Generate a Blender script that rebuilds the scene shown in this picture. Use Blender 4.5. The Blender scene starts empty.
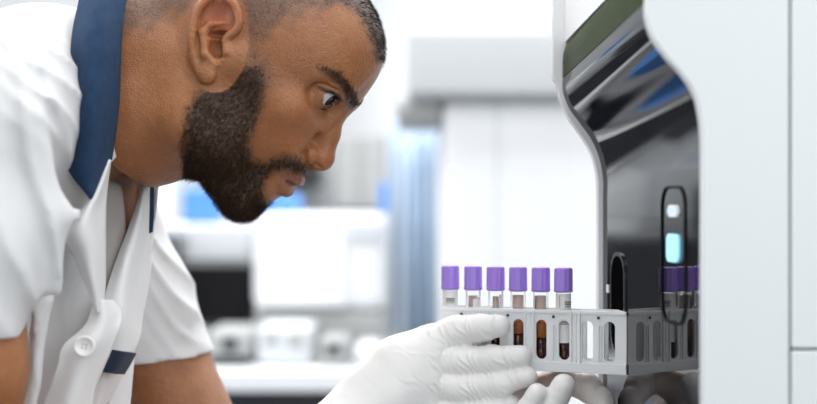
import bpy, bmesh, math, random
import numpy as np
from mathutils import Vector, Matrix
random.seed(7); RNG = np.random.RandomState(11)
S = bpy.context.scene
C = S.collection
PI = math.pi
FP = 1362.0; CX, CY = 408.5, 202.0; CZ = 1.25      # focal length in px, picture centre, camera height

# ---------------------------------------------------------------- camera, world, light, exposure
cam = bpy.data.cameras.new('camera'); camo = bpy.data.objects.new('camera', cam); C.objects.link(camo)
cam.sensor_width = 36; cam.lens = FP*36/817.0
camo.location = (0, 0, CZ); camo.rotation_euler = (PI/2, 0, 0)
cam.clip_start = 0.05
cam.dof.use_dof = True; cam.dof.focus_distance = 1.11; cam.dof.aperture_fstop = 2.9
S.camera = camo
w = bpy.data.worlds.new('world'); S.world = w; w.use_nodes = True
w.node_tree.nodes['Background'].inputs[0].default_value = (0.93, 0.97, 1.0, 1)
w.node_tree.nodes['Background'].inputs[1].default_value = 0.45
S.view_settings.view_transform = 'Standard'; S.view_settings.look = 'None'
S.view_settings.gamma = 1; S.view_settings.exposure = 0.12
def area(name, loc, rot, sx, sy, power, col=(1, 1, 1)):
    l = bpy.data.lights.new(name, 'AREA'); l.shape = 'RECTANGLE'; l.size = sx; l.size_y = sy; l.energy = power; l.color = col
    o = bpy.data.objects.new(name, l); o.location = loc; o.rotation_euler = rot; C.objects.link(o); return o
area('ceiling_light_front', (0.5, 0.7, 2.55), (0, 0, 0), 1.6, 1.2, 20, (1, .98, .95))
area('soft_light_right', (1.6, -0.6, 1.9), (math.radians(62), 0, math.radians(52)), 1.5, 1.5, 18, (.95, .98, 1))  # unseen soft area light right of the camera, no window modelled
area('fill_light_left', (-2.5, 0.6, 1.9), (math.radians(75), 0, math.radians(-85)), 1.6, 1.4, 42, (1, .99, .97))  # unseen fill lamp added at the left to brighten the machine trim
area('fill_light_behind', (0.5, -1.1, 1.7), (math.radians(86), 0, 0), 2.4, 1.3, 13, (.97, .99, 1))  # unseen fill lamp added behind the camera to brighten the rack front
area('ceiling_light_back', (0.2, 3.0, 2.6), (0, 0, 0), 3.4, 2.2, 120, (1, 1, 1))

# ---------------------------------------------------------------- helpers
def P(px, py, D): return np.array([(px-CX)*D/FP, D, CZ+(CY-py)*D/FP])
def tag(o, label=None, cat=None, group=None, kind=None):
    if label: o['label'] = label
    if cat: o['category'] = cat
    if group: o['group'] = group
    if kind: o['kind'] = kind
    return o
def link(name, me, mat=None, parent=None):
    o = bpy.data.objects.new(name, me); C.objects.link(o)
    if mat is not None:
        for m in (mat if isinstance(mat, list) else [mat]): me.materials.append(m)
    if parent: o.parent = parent
    return o
def empty(name, loc, label, cat, group=None):
    o = bpy.data.objects.new(name, None); C.objects.link(o); o.location = loc
    o.empty_display_size = .02
    return tag(o, label, cat, group)
def mesh_np(name, V, Fq, smooth=True):
    """fast mesh from arrays; Fq (n,k)"""
    me = bpy.data.meshes.new(name)
    V = np.ascontiguousarray(V, dtype=np.float32); Fq = np.ascontiguousarray(Fq, dtype=np.int32)
    n, k = Fq.shape
    me.vertices.add(len(V)); me.vertices.foreach_set('co', V.ravel())
    me.loops.add(n*k); me.loops.foreach_set('vertex_index', Fq.ravel())
    me.polygons.add(n); me.polygons.foreach_set('loop_start', np.arange(0, n*k, k, dtype=np.int32))
    me.polygons.foreach_set('use_smooth', np.full(n, smooth))
    me.update(calc_edges=True)
    return me
def bm_obj(name, bm, mat, parent=None, smooth=False, bevel=0, seg=2, sub=0):
    me = bpy.data.meshes.new(name); bm.to_mesh(me); bm.free()
    o = link(name, me, mat, parent)
    if bevel:
        b = o.modifiers.new('b', 'BEVEL'); b.width = bevel; b.segments = seg; b.limit_method = 'ANGLE'; b.angle_limit = math.radians(35)
        b.harden_normals = False
    if sub:
        s = o.modifiers.new('s', 'SUBSURF'); s.levels = sub; s.render_levels = sub
    if smooth or bevel: me.polygons.foreach_set('use_smooth', [True]*len(me.polygons))
    if bevel and not smooth:
        wn = o.modifiers.new('w', 'WEIGHTED_NORMAL')
    return o
def add_box(bm, x0, x1, y0, y1, z0, z1):
    vs = [bm.verts.new((x, y, z)) for x in (x0, x1) for y in (y0, y1) for z in (z0, z1)]
    for f in ((0, 1, 3, 2), (4, 6, 7, 5), (0, 4, 5, 1), (2, 3, 7, 6), (0, 2, 6, 4), (1, 5, 7, 3)):
        bm.faces.new([vs[i] for i in f])
    return vs
def box(name, x0, x1, y0, y1, z0, z1, mat, parent=None, bevel=.003, seg=2):
    bm = bmesh.new(); add_box(bm, x0, x1, y0, y1, z0, z1)
    bmesh.ops.recalc_face_normals(bm, faces=bm.faces)
    return bm_obj(name, bm, mat, parent, bevel=bevel, seg=seg)
def prism(bm, pts, y0, y1):
    """closed outline pts [(x,z)] extruded y0..y1"""
    a = [bm.verts.new((x, y0, z)) for x, z in pts]; b = [bm.verts.new((x, y1, z)) for x, z in pts]
    n = len(pts)
    bm.faces.new(a); bm.faces.new(b[::-1])
    for i in range(n): bm.faces.new((a[i], b[i], b[(i+1) % n], a[(i+1) % n]))
def lathe(name, prof, mat, parent=None, n=24, loc=(0, 0, 0), ribs=0, amp=0, smooth=True, zr=None):
    bm = bmesh.new(); rings = []
    for k, (r, z) in enumerate(prof):
        ring = []
        for i in range(n):
            a = 2*PI*i/n; rr = r
            if ribs and (zr is None or zr[0] <= z <= zr[1]): rr = r + amp*math.copysign(abs(math.cos(a*ribs/2))**.6, math.cos(a*ribs/2))*.5
            ring.append(bm.verts.new((rr*math.cos(a), rr*math.sin(a), z)))
        rings.append(ring)
    for k in range(len(rings)-1):
        for i in range(n): bm.faces.new((rings[k][i], rings[k][(i+1) % n], rings[k+1][(i+1) % n], rings[k+1][i]))
    if prof[0][0] > 1e-5: bm.faces.new(rings[0][::-1])
    if prof[-1][0] > 1e-5: bm.faces.new(rings[-1])
    bmesh.ops.remove_doubles(bm, verts=bm.verts, dist=1e-7)
    bmesh.ops.recalc_face_normals(bm, faces=bm.faces)
    o = bm_obj(name, bm, mat, parent, smooth=smooth); o.location = loc
    return o
def crom(pts, n):
    """catmull-rom resample of a list of vectors into n points"""
    p = np.array(pts, float); m = len(p)
    if m == 2:
        t = np.linspace(0, 1, n)[:, None]; return p[0]*(1-t)+p[1]*t
    q = np.vstack([2*p[0]-p[1], p, 2*p[-1]-p[-2]])
    out = []
    for t in np.linspace(0, m-1-1e-9, n):
        i = int(t); u = t-i
        a, b, c, d = q[i], q[i+1], q[i+2], q[i+3]
        out.append(.5*((2*b)+(-a+c)*u+(2*a-5*b+4*c-d)*u*u+(-a+3*b-3*c+d)*u**3))
    return np.array(out)
def patch(name, rows, mat, parent, nu=24, nv=40, thick=.0016, wob=0):
    """cloth piece: rows of (px,py,D) control points -> smooth grid + thickness"""
    R = [crom([P(*q) for q in r], nu) for r in rows]
    G = np.array([crom([R[j][i] for j in range(len(rows))], nv) for i in range(nu)])   # nu,nv,3
    if wob:
        a = np.arange(nu)[:, None]; b = np.arange(nv)[None]
        G[:, :, 1] += wob*(np.sin(a*.45+b*.13)+.6*np.sin(b*.31-a*.2))
    V = G.reshape(-1, 3); i, j = np.meshgrid(np.arange(nu-1), np.arange(nv-1), indexing='ij')
    k = (i*nv+j).ravel(); F = np.stack([k, k+1, k+nv+1, k+nv], 1)
    o = link(name, mesh_np(name, V, F), mat, parent)
    s = o.modifiers.new('t', 'SOLIDIFY'); s.thickness = thick; s.offset = 0
    return o

# ---------------------------------------------------------------- distance-field modelling
class Field:
    def __init__(s, lo, hi, h):
        s.lo = np.array(lo, float); s.h = h
        s.n = np.ceil((np.array(hi)-s.lo)/h).astype(int)+1
        s.ax = [(s.lo[i]+h*np.arange(s.n[i])).astype(np.float32) for i in range(3)]
        s.F = np.full(s.n, 1e3, np.float32)
    def win(s, a, b, pad):
        a = np.array(a)-pad; b = np.array(b)+pad
        i0 = np.clip(np.floor((a-s.lo)/s.h).astype(int), 0, s.n); i1 = np.clip(np.ceil((b-s.lo)/s.h).astype(int)+1, 0, s.n)
        if np.any(i1 <= i0): return None
        sl = tuple(slice(i0[k], i1[k]) for k in range(3))
        X = s.ax[0][sl[0]][:, None, None]; Y = s.ax[1][sl[1]][None, :, None]; Z = s.ax[2][sl[2]][None, None, :]
        return sl, X, Y, Z
    def comb(s, sl, d, k, op):
        F = s.F[sl]
        if op == 'u':
            if k > 0:
                h = np.clip(.5+.5*(F-d)/k, 0, 1); r = F*(1-h)+d*h-k*h*(1-h)
                r = np.where(F > 500, d, r)
            else: r = np.minimum(F, d)
        elif op == 's':
            d = -d
            if k > 0:
                h = np.clip(.5-.5*(F-d)/k, 0, 1); r = F*(1-h)+d*h+k*h*(1-h)
            else: r = np.maximum(F, d)
        s.F[sl] = r.astype(np.float32)
    def ell(s, c, r, k=0, op='u', R=None):
        c = np.array(c, float); r = np.array(r, float); m = r.max() if R is not None else r
        g = s.win(c-m, c+m, k+4*s.h)
        if g is None: return
        sl, X, Y, Z = g; x, y, z = X-c[0], Y-c[1], Z-c[2]
        if R is not None:
            R = np.array(R)
            x, y, z = (R[0, 0]*x+R[0, 1]*y+R[0, 2]*z, R[1, 0]*x+R[1, 1]*y+R[1, 2]*z, R[2, 0]*x+R[2, 1]*y+R[2, 2]*z)
        k0 = np.sqrt((x/r[0])**2+(y/r[1])**2+(z/r[2])**2); k1 = np.sqrt((x/r[0]**2)**2+(y/r[1]**2)**2+(z/r[2]**2)**2)
        d = k0*(k0-1)/np.maximum(k1, 1e-9)
        s.comb(sl, d, k, op)
    def cone(s, a, b, ra, rb, k=0, op='u', sq=None):
        """round cone; sq=(unit axis, factor): distances along the axis are multiplied by factor (>1 flattens)"""
        a = np.array(a, float); b = np.array(b, float); m = max(ra, rb)
        if sq is not None and sq[1] < 1: m = m/sq[1]
        g = s.win(np.minimum(a, b)-m, np.maximum(a, b)+m, k+4*s.h)
        if g is None: return
        sl, X, Y, Z = g; ab = b-a; L2 = max(float(ab@ab), 1e-12)
        x, y, z = X-a[0], Y-a[1], Z-a[2]
        t = np.clip((x*ab[0]+y*ab[1]+z*ab[2])/L2, 0, 1)
        x, y, z = x-t*ab[0], y-t*ab[1], z-t*ab[2]
        d2 = x*x+y*y+z*z
        if sq is not None:
            v, f = sq; q = x*v[0]+y*v[1]+z*v[2]; d2 = d2+(f*f-1)*q*q
        d = np.sqrt(d2)-(ra+(rb-ra)*t)
        s.comb(sl, d, k, op)
    def chain(s, pts, k=0, op='u', sq=None, kk=None):
        """pts [(vec, r)]"""
        for i in range(len(pts)-1):
            s.cone(pts[i][0], pts[i+1][0], pts[i][1], pts[i+1][1], k if i == 0 or kk is None else kk, op, sq)
    def mesh(s):
        F = s.F; I = F < 0
        nx, ny, nz = s.n
        cnt = np.zeros((nx-1, ny-1, nz-1), np.uint8)
        offs = [(a, b, c) for a in (0, 1) for b in (0, 1) for c in (0, 1)]
        for a, b, c in offs: cnt += I[a:nx-1+a, b:ny-1+b, c:nz-1+c]
        act = (cnt > 0) & (cnt < 8)
        ci = np.argwhere(act)
        vals = {o: F[ci[:, 0]+o[0], ci[:, 1]+o[1], ci[:, 2]+o[2]] for o in offs}
        acc = np.zeros((len(ci), 3)); n = np.zeros(len(ci))
        for o in offs:
            for ax in range(3):
                if o[ax] == 0:
                    p = list(o); p[ax] = 1; p = tuple(p)
                    a, b = vals[o], vals[p]; m = (a < 0) != (b < 0)
                    t = np.where(m, a/np.where(m, a-b, 1), 0)
                    for q in range(3): acc[:, q] += np.where(m, o[q]+(t if q == ax else 0), 0)
                    n += m
        V = s.lo+(ci+acc/n[:, None])*s.h
        idx = np.full(act.shape, -1, np.int32); idx[act] = np.arange(len(ci))
        faces = []
        for ax in range(3):
            sl0 = [slice(None)]*3; sl1 = [slice(None)]*3; sl0[ax] = slice(0, -1); sl1[ax] = slice(1, None)
            A = I[tuple(sl0)]; B = I[tuple(sl1)]
            e = np.argwhere(A != B)
            u, v = [(1, 2), (2, 0), (0, 1)][ax]
            e = e[(e[:, u] > 0) & (e[:, v] > 0) & (e[:, u] < s.n[u]-1) & (e[:, v] < s.n[v]-1)]
            ins = A[e[:, 0], e[:, 1], e[:, 2]]
            def g(du, dv):
                q = e.copy(); q[:, u] += du; q[:, v] += dv; return idx[q[:, 0], q[:, 1], q[:, 2]]
            f = np.stack([g(-1, -1), g(0, -1), g(0, 0), g(-1, 0)], 1)
            f[~ins] = f[~ins][:, ::-1]
            faces.append(f)
        return V, np.vstack(faces)

# ---------------------------------------------------------------- materials
def mat(name, col, rough=.5, metal=0, spec=.5, noise=None, bump=None, coat=0, trans=0, ior=1.45, emit=None, sss=0, sssr=(.01, .005, .003), sheen=0):
    m = bpy.data.materials.new(name); m.use_nodes = True; nt = m.node_tree; b = nt.nodes['Principled BSDF']
    b.inputs['Base Color'].default_value = (*col, 1); b.inputs['Roughness'].default_value = rough
    b.inputs['Metallic'].default_value = metal; b.inputs['Specular IOR Level'].default_value = spec
    b.inputs['Coat Weight'].default_value = coat; b.inputs['Transmission Weight'].default_value = trans; b.inputs['IOR'].default_value = ior
    b.inputs['Sheen Weight'].default_value = sheen
    if sss: b.inputs['Subsurface Weight'].default_value = sss; b.inputs['Subsurface Radius'].default_value = sssr; b.inputs['Subsurface Scale'].default_value = 1
    if emit: b.inputs['Emission Color'].default_value = (*emit[0], 1); b.inputs['Emission Strength'].default_value = emit[1]
    tc = nt.nodes.new('ShaderNodeTexCoord')
    def nz(scale, detail=3):
        n = nt.nodes.new('ShaderNodeTexNoise'); n.inputs['Scale'].default_value = scale; n.inputs['Detail'].default_value = detail
        nt.links.new(tc.outputs['Object'], n.inputs['Vector']); return n
    if noise is None: noise = (6, .04)
    n = nz(noise[0]); mx = nt.nodes.new('ShaderNodeMix'); mx.data_type = 'RGBA'
    k = noise[1]; c2 = noise[2] if len(noise) > 2 else tuple(max(0, c*(1-2*k)) for c in col)
    mx.inputs['A'].default_value = (*col, 1); mx.inputs['B'].default_value = (*c2, 1)
    nt.links.new(n.outputs['Fac'], mx.inputs['Factor']); nt.links.new(mx.outputs['Result'], b.inputs['Base Color'])
    if bump:
        n2 = nz(bump[0], 4); bp = nt.nodes.new('ShaderNodeBump'); bp.inputs['Strength'].default_value = bump[1]; bp.inputs['Distance'].default_value = bump[2]
        nt.links.new(n2.outputs['Fac'], bp.inputs['Height']); nt.links.new(bp.outputs['Normal'], b.inputs['Normal'])
    return m
M = {}
M['wall'] = mat('wall_paint', (.86, .88, .9), .8)
M['ceiling'] = mat('ceiling_paint', (.88, .89, .9), .9)
M['floor'] = mat('floor_vinyl', (.16, .17, .18), .3)
M['machine'] = mat('machine_white', (.66, .69, .71), .38, noise=(3, .02))
M['machine_trim'] = mat('machine_trim_white', (.93, .94, .95), .3)
M['seam'] = mat('machine_seam', (.35, .37, .4), .6)
M['black_gloss'] = mat('black_gloss', (.006, .006, .008), .02, spec=.42)
M['green_gloss'] = mat('green_reflection', (.022, .045, .010), .25, spec=.02, noise=(9, .3, (.055, .06, .03)))  # green reflection painted into the base colour of the strip
M['black_plastic'] = mat('black_plastic', (.006, .006, .007), .55, spec=.15)
M['slot_black'] = mat('slot_black', (.004, .004, .004), .8, spec=0)
M['grey_metal'] = mat('brushed_frame', (.05, .052, .06), .2, metal=.6)
M['lens'] = mat('blue_lens', (.3, .65, .85), .2, emit=((.35, .75, 1.0), .8))
M['lens_white'] = mat('white_lens', (.7, .75, .8), .2, emit=((.8, .9, 1.0), .25))
M['rack'] = mat('rack_plastic', (.90, .91, .92), .35, noise=(30, .03), sss=.1)
M['rack_dark'] = mat('rack_hole', (.03, .03, .035), .5)
M['cap'] = mat('purple_cap', (.40, .25, .82), .32, noise=(60, .06), sss=.1)
M['glass'] = mat('tube_glass', (1, 1, 1), .02, trans=1, ior=1.02, noise=(5, 0))
M['label'] = mat('tube_label', (.86, .86, .84), .5)
M['ink'] = mat('label_ink', (.04, .04, .05), .6)
M['plasma'] = mat('plasma', (.36, .12, .03), .2)
M['blood'] = mat('blood', (.045, .008, .006), .15)
M['film'] = mat('blood_film', (.62, .49, .43), .3)
def fabric(name, col, scale=900, st=.25, rough=.85, c2=None, mott=0, sheen=.15, sss=0):
    m = mat(name, col, rough, spec=.2, noise=(110, mott, c2) if c2 else (30, .02), sheen=sheen, sss=sss)
    nt = m.node_tree; b = nt.nodes['Principled BSDF']; tc = nt.nodes['Texture Coordinate']
    hs = []
    for d in ('X', 'Z'):
        wv = nt.nodes.new('ShaderNodeTexWave'); wv.bands_direction = d; wv.inputs['Scale'].default_value = scale; wv.inputs['Distortion'].default_value = .6
        nt.links.new(tc.outputs['Object'], wv.inputs['Vector']); hs.append(wv)
    n = nt.nodes.new('ShaderNodeTexNoise'); n.inputs['Scale'].default_value = 14; n.inputs['Detail'].default_value = 2
    nt.links.new(tc.outputs['Object'], n.inputs['Vector'])
    a = nt.nodes.new('ShaderNodeMath'); a.operation = 'ADD'; nt.links.new(hs[0].outputs['Fac'], a.inputs[0]); nt.links.new(hs[1].outputs['Fac'], a.inputs[1])
    b1 = nt.nodes.new('ShaderNodeBump'); b1.inputs['Strength'].default_value = st; b1.inputs['Distance'].default_value = .0003
    nt.links.new(a.outputs[0], b1.inputs['Height'])
    b2 = nt.nodes.new('ShaderNodeBump'); b2.inputs['Strength'].default_value = .35; b2.inputs['Distance'].default_value = .006
    nt.links.new(n.outputs['Fac'], b2.inputs['Height']); nt.links.new(b1.outputs['Normal'], b2.inputs['Normal']); nt.links.new(b2.outputs['Normal'], b.inputs['Normal'])
    return m
M['tunic'] = fabric('tunic_cotton', (.70, .705, .715))
M['navy'] = fabric('navy_fabric', (.010, .028, .070), 700, .6, c2=(.030, .070, .145), mott=1, sheen=.02)
M['navy_dark'] = fabric('navy_trim', (.012, .02, .045), 700, .5)
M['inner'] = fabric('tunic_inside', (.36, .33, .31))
M['button'] = mat('button', (.78, .77, .77), .35)
M['glove'] = mat('latex_glove', (.88, .87, .86), .42, noise=(25, .03), bump=(70, .25, .002), sss=.15, sssr=(.006, .004, .003))
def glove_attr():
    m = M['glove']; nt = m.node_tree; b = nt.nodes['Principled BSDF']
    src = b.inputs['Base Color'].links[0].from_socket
    at = nt.nodes.new('ShaderNodeAttribute'); at.attribute_name = 'brown_tint'
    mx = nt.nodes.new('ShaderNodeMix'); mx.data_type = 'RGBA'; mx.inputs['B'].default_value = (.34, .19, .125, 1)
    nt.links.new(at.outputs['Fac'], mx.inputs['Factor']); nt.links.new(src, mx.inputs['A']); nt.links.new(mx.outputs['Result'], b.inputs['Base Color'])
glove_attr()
M['hairm'] = mat('hair_dark', (.012, .009, .008), .5, spec=.3)
M['beardm'] = mat('beard_hair', (.010, .006, .004), .5, spec=.25, noise=(160, .3, (.060, .028, .012)))
M['browm'] = mat('brow_hair', (.012, .007, .005), .5)
M['sclera'] = mat('sclera', (.58, .56, .56), .15, coat=.6, sss=.1)
M['iris'] = mat('iris', (.016, .007, .004), .1, coat=.3)
M['pupil'] = mat('pupil', (.002, .002, .002), .05, coat=1)

def skin_material():
    m = bpy.data.materials.new('skin'); m.use_nodes = True; nt = m.node_tree; b = nt.nodes['Principled BSDF']; L = nt.links
    tc = nt.nodes.new('ShaderNodeTexCoord')
    def noise(s, d=3, r=.6):
        n = nt.nodes.new('ShaderNodeTexNoise'); n.inputs['Scale'].default_value = s; n.inputs['Detail'].default_value = d; n.inputs['Roughness'].default_value = r
        L.new(tc.outputs['Object'], n.inputs['Vector']); return n.outputs['Fac']
    def mix(f, a, c):
        x = nt.nodes.new('ShaderNodeMix'); x.data_type = 'RGBA'
        for s_, v in (('Factor', f), ('A', a), ('B', c)):
            if isinstance(v, tuple): x.inputs[s_].default_value = (*v, 1)
            elif isinstance(v, (int, float)): x.inputs[s_].default_value = v
            else: L.new(v, x.inputs[s_])
        return x.outputs['Result']
    def ramp(f, lo, hi):
        r = nt.nodes.new('ShaderNodeMapRange'); r.inputs[1].default_value = lo; r.inputs[2].default_value = hi; L.new(f, r.inputs[0]); return r.outputs[0]
    def mul(a, c):
        x = nt.nodes.new('ShaderNodeMath'); x.operation = 'MULTIPLY'
        L.new(a, x.inputs[0])
        if isinstance(c, (int, float)): x.inputs[1].default_value = c
        else: L.new(c, x.inputs[1])
        return x.outputs[0]
    at = nt.nodes.new('ShaderNodeAttribute'); at.attribute_name = 'mask'; sep = nt.nodes.new('ShaderNodeSeparateColor'); L.new(at.outputs['Color'], sep.inputs[0])
    at2 = nt.nodes.new('ShaderNodeAttribute'); at2.attribute_name = 'maskb'; sep2 = nt.nodes.new('ShaderNodeSeparateColor'); L.new(at2.outputs['Color'], sep2.inputs[0])
    col = mix(ramp(noise(22, 4), .35, .65), (.375, .150, .055), (.27, .098, .033))
    col = mix(mul(ramp(noise(260, 3), .45, .7), .5), col, (.27, .10, .035))
    col = mix(mul(ramp(noise(900, 2), .5, .75), .35), col, (.47, .22, .10))
    col = mix(mul(sep2.outputs[0], .65), col, (.40, .085, .035))      # ear, nose warmth
    col = mix(mul(sep.outputs[2], .85), col, (.23, .095, .062))       # lips
    stub = ramp(noise(520, 3, .8), .36, .6)
    col = mix(mul(sep.outputs[0], .92), col, mix(stub, (.014, .007, .004), (.07, .03, .012)))
    st2 = ramp(noise(600, 3, .8), .38, .62)
    col = mix(mul(sep.outputs[1], .9), col, mix(st2, (.022, .018, .018), (.13, .075, .05)))
    col = mix(mul(sep2.outputs[1], .85), col, (.035, .015, .008))     # brows and lash line
    L.new(col, b.inputs['Base Color'])
    b.inputs['Roughness'].default_value = .38; b.inputs['Specular IOR Level'].default_value = .55
    b.inputs['Subsurface Weight'].default_value = .07; b.inputs['Subsurface Radius'].default_value = (.008, .003, .0015); b.inputs['Subsurface Scale'].default_value = 1
    v = nt.nodes.new('ShaderNodeTexVoronoi'); v.inputs['Scale'].default_value = 900; L.new(tc.outputs['Object'], v.inputs['Vector'])
    b1 = nt.nodes.new('ShaderNodeBump'); b1.inputs['Strength'].default_value = .6; b1.inputs['Distance'].default_value = .0006; L.new(v.outputs['Distance'], b1.inputs['Height'])
    b2 = nt.nodes.new('ShaderNodeBump'); b2.inputs['Strength'].default_value = .5; b2.inputs['Distance'].default_value = .0016; L.new(noise(170, 4), b2.inputs['Height'])
    L.new(b1.outputs['Normal'], b2.inputs['Normal']); L.new(b2.outputs['Normal'], b.inputs['Normal'])
    return m
M['skin'] = skin_material()

#@@ROOM
# ---------------------------------------------------------------- the laboratory shell
def struct(o): o['kind'] = 'structure'; return o
struct(box('floor', -3.2, 3.2, -1.2, 5.2, -.05, 0, M['floor'], bevel=0))
struct(box('ceiling', -3.2, 3.2, -1.2, 5.2, 2.8, 2.85, M['ceiling'], bevel=0))
struct(box('wall_back', -3.2, 3.2, 5.2, 5.3, 0, 2.8, M['wall'], bevel=0))
struct(box('wall_left', -3.3, -3.2, -1.2, 5.2, 0, 2.8, M['wall'], bevel=0))
struct(box('wall_right', 3.2, 3.3, -1.2, 5.2, 0, 2.8, M['wall'], bevel=0))
#@@MACHINE
# ---------------------------------------------------------------- analyser with the black glossy front (right)
DC = 1.11; TH = math.radians(6)
PX = (627-CX)*DC/FP
def tpan(px):            # distance along the flat front (towards the back) of a pixel column
    tt = (px-CX)/FP; return (PX-tt*DC)/(math.sin(TH)+tt*math.cos(TH))
DN = DC+tpan(699.5)*math.cos(TH); DF = DC+tpan(603)*math.cos(TH)
nearp = [(643.5, 4), (644, 20), (650, 39), (664, 59), (680, 77), (692, 96), (697.5, 119), (699.5, 145), (699.5, 175)]
farp = [(562.5, 79), (563, 92), (569, 108), (579, 122), (589.5, 136.5), (596, 149), (600.5, 163), (603, 180), (603, 196)]
NC = crom([P(x, y, DN) for x, y in nearp], 48); FC = crom([P(x, y, DF) for x, y in farp], 48)
zb = .02; XB = .95
NC = np.vstack([NC, [NC[-1][0], DN, zb]]); FC = np.vstack([FC, [FC[-1][0], DF, zb]])
an = empty('analyser', (0.5, (DN+DF)/2, 0), 'large white analyser with curved glossy black front, right of the tube rack', 'laboratory machine')
def ploc(o, par):
    o.parent = par; o.matrix_parent_inverse = Matrix.Translation(-Vector(par.location)); return o
def loft(name, A, B, dx, m):
    """surface between two profiles A (near) and B (far), given thickness dx to the right"""
    K_ = 14; bm = bmesh.new(); A = np.array(A); B = np.array(B)
    G = [[[bm.verts.new(tuple(A[i]*(1-t)+B[i]*t+np.array([o_, 0, 0]))) for t in np.linspace(0, 1, K_)] for i in range(len(A))] for o_ in (0, dx)]
    for g_ in G:
        for i in range(len(A)-1):
            for k in range(K_-1): bm.faces.new((g_[i][k], g_[i+1][k], g_[i+1][k+1], g_[i][k+1]))
    for i in range(len(A)-1):
        for k in (0, K_-1): bm.faces.new((G[0][i][k], G[0][i+1][k], G[1][i+1][k], G[1][i][k]))
    for k in range(K_-1):
        for i in (0, len(A)-1): bm.faces.new((G[0][i][k], G[0][i][k+1], G[1][i][k+1], G[1][i][k]))
    bmesh.ops.recalc_face_normals(bm, faces=bm.faces)
    o = bm_obj(name, bm, m, None, smooth=True)
    em = o.modifiers.new('e', 'EDGE_SPLIT'); em.split_angle = math.radians(40); return ploc(o, an)
loft('front_panel', NC, FC, .02, M['black_gloss'])
gN = [P(642, -39, DN), P(642, -20, DN), P(643.5, 3, DN)]; gF = [P(567, 42, DF), P(563, 56, DF), P(562.5, 78, DF)]
loft('glossy_strip', crom(gN, 10), crom(gF, 10), .02, M['green_gloss'])['label'] = 'glossy strip with a dark green reflection painted in'
loft('upper_housing', [(gN[0][0], DN, 1.72), tuple(gN[0])], [(gF[0][0]-.002, DF, 1.72), tuple(gF[0]-np.array([.002, 0, 0]))], .3, M['machine_trim'])
rim = [(P(x, y, DF)[0], P(x, y, DF)[2]) for x, y in crom([(553, -60), (553, 40), (553, 76), (557.5, 84), (560, 98), (567.5, 116), (578, 131), (588, 146), (594, 160), (597.5, 178), (598, 200)], 50)]
bm = bmesh.new(); prism(bm, [(rim[0][0], 1.72)]+rim+[(rim[-1][0], zb), (XB, zb), (XB, 1.72)], DF+.0002, DF+.014); bmesh.ops.recalc_face_normals(bm, faces=bm.faces)
ploc(bm_obj('side_panel', bm, M['machine_trim'], None, bevel=.001), an)
XS = P(789.5, 0, DN-.012)[0]
rn2 = [(gN[0][0], 1.72)]+[(p[0], p[2]) for p in gN]+[(p[0]-.0003, p[2]) for p in NC]
bm = bmesh.new(); prism(bm, rn2+[(XS, zb), (XS, 1.72)], DN-.012, DN-.0002); bmesh.ops.recalc_face_normals(bm, faces=bm.faces)
ploc(bm_obj('side_panel', bm, M['machine'], None, bevel=.0018, seg=3), an)
zs = P(0, 347.5, DN)[2]
ploc(box('rear_panel', XS+.0012, XB, DN-.013, DN, zs+.0008, 1.72, M['machine'], bevel=.0012), an)
ploc(box('rear_panel', XS+.0012, XB, DN-.013, DN, zb, zs-.0008, M['machine'], bevel=.0012), an)
ploc(box('core', NC[-1][0]+.05, XB, DN+.003, DF-.003, zb, 1.5, M['seam'], bevel=0), an)
ploc(box('top_cover', rim[0][0]-.004, XB+.01, DN-.016, DF+.018, 1.72, 1.75, M['machine_trim'], bevel=.006), an)
ploc(box('plinth', NC[-1][0]+.03, XB-.02, DN+.01, DF-.01, 0, zb, M['black_plastic'], bevel=0), an)
# recessed slot handle and rounded status frame on the flat black front (X = PX plane)
def yat(px): return DC+tpan(px)
def rrect(y0, y1, z0, z1, r, n=6):
    pts = []
    for cy, cz, a0 in ((y1-r, z1-r, 0), (y0+r, z1-r, 90), (y0+r, z0+r, 180), (y1-r, z0+r, 270)):
        for i in range(n+1):
            a = math.radians(a0+90*i/n); pts.append((cy+r*math.cos(a), cz+r*math.sin(a)))
    return pts
def plate(name, y0, y1, z0, z1, r, x0, x1, m, hole=None):
    bm = bmesh.new(); o_ = rrect(y0, y1, z0, z1, r)
    if hole is None:
        a = [bm.verts.new((x0, y, z)) for y, z in o_]; b = [bm.verts.new((x1, y, z)) for y, z in o_]
        bm.faces.new(a); bm.faces.new(b[::-1]); n = len(a)
        for i in range(n): bm.faces.new((a[i], b[i], b[(i+1) % n], a[(i+1) % n]))
    else:
        h = rrect(y0+hole, y1-hole, z0+hole, z1-hole, max(r-hole, .001))
        A = [[bm.verts.new((x, y, z)) for y, z in q] for x in (x0, x1) for q in (o_, h)]; n = len(o_)
        for i in range(n):
            j = (i+1) % n
            for p, q in ((0, 1), (2, 3), (0, 2), (1, 3)): bm.faces.new((A[p][i], A[q][i], A[q][j], A[p][j]))
    bmesh.ops.recalc_face_normals(bm, faces=bm.faces)
    bmesh.ops.rotate(bm, verts=bm.verts, cent=(PX, DC, 0), matrix=Matrix.Rotation(TH, 3, 'Z'))
    o = bm_obj(name, bm, m, None); return ploc(o, an)
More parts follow.
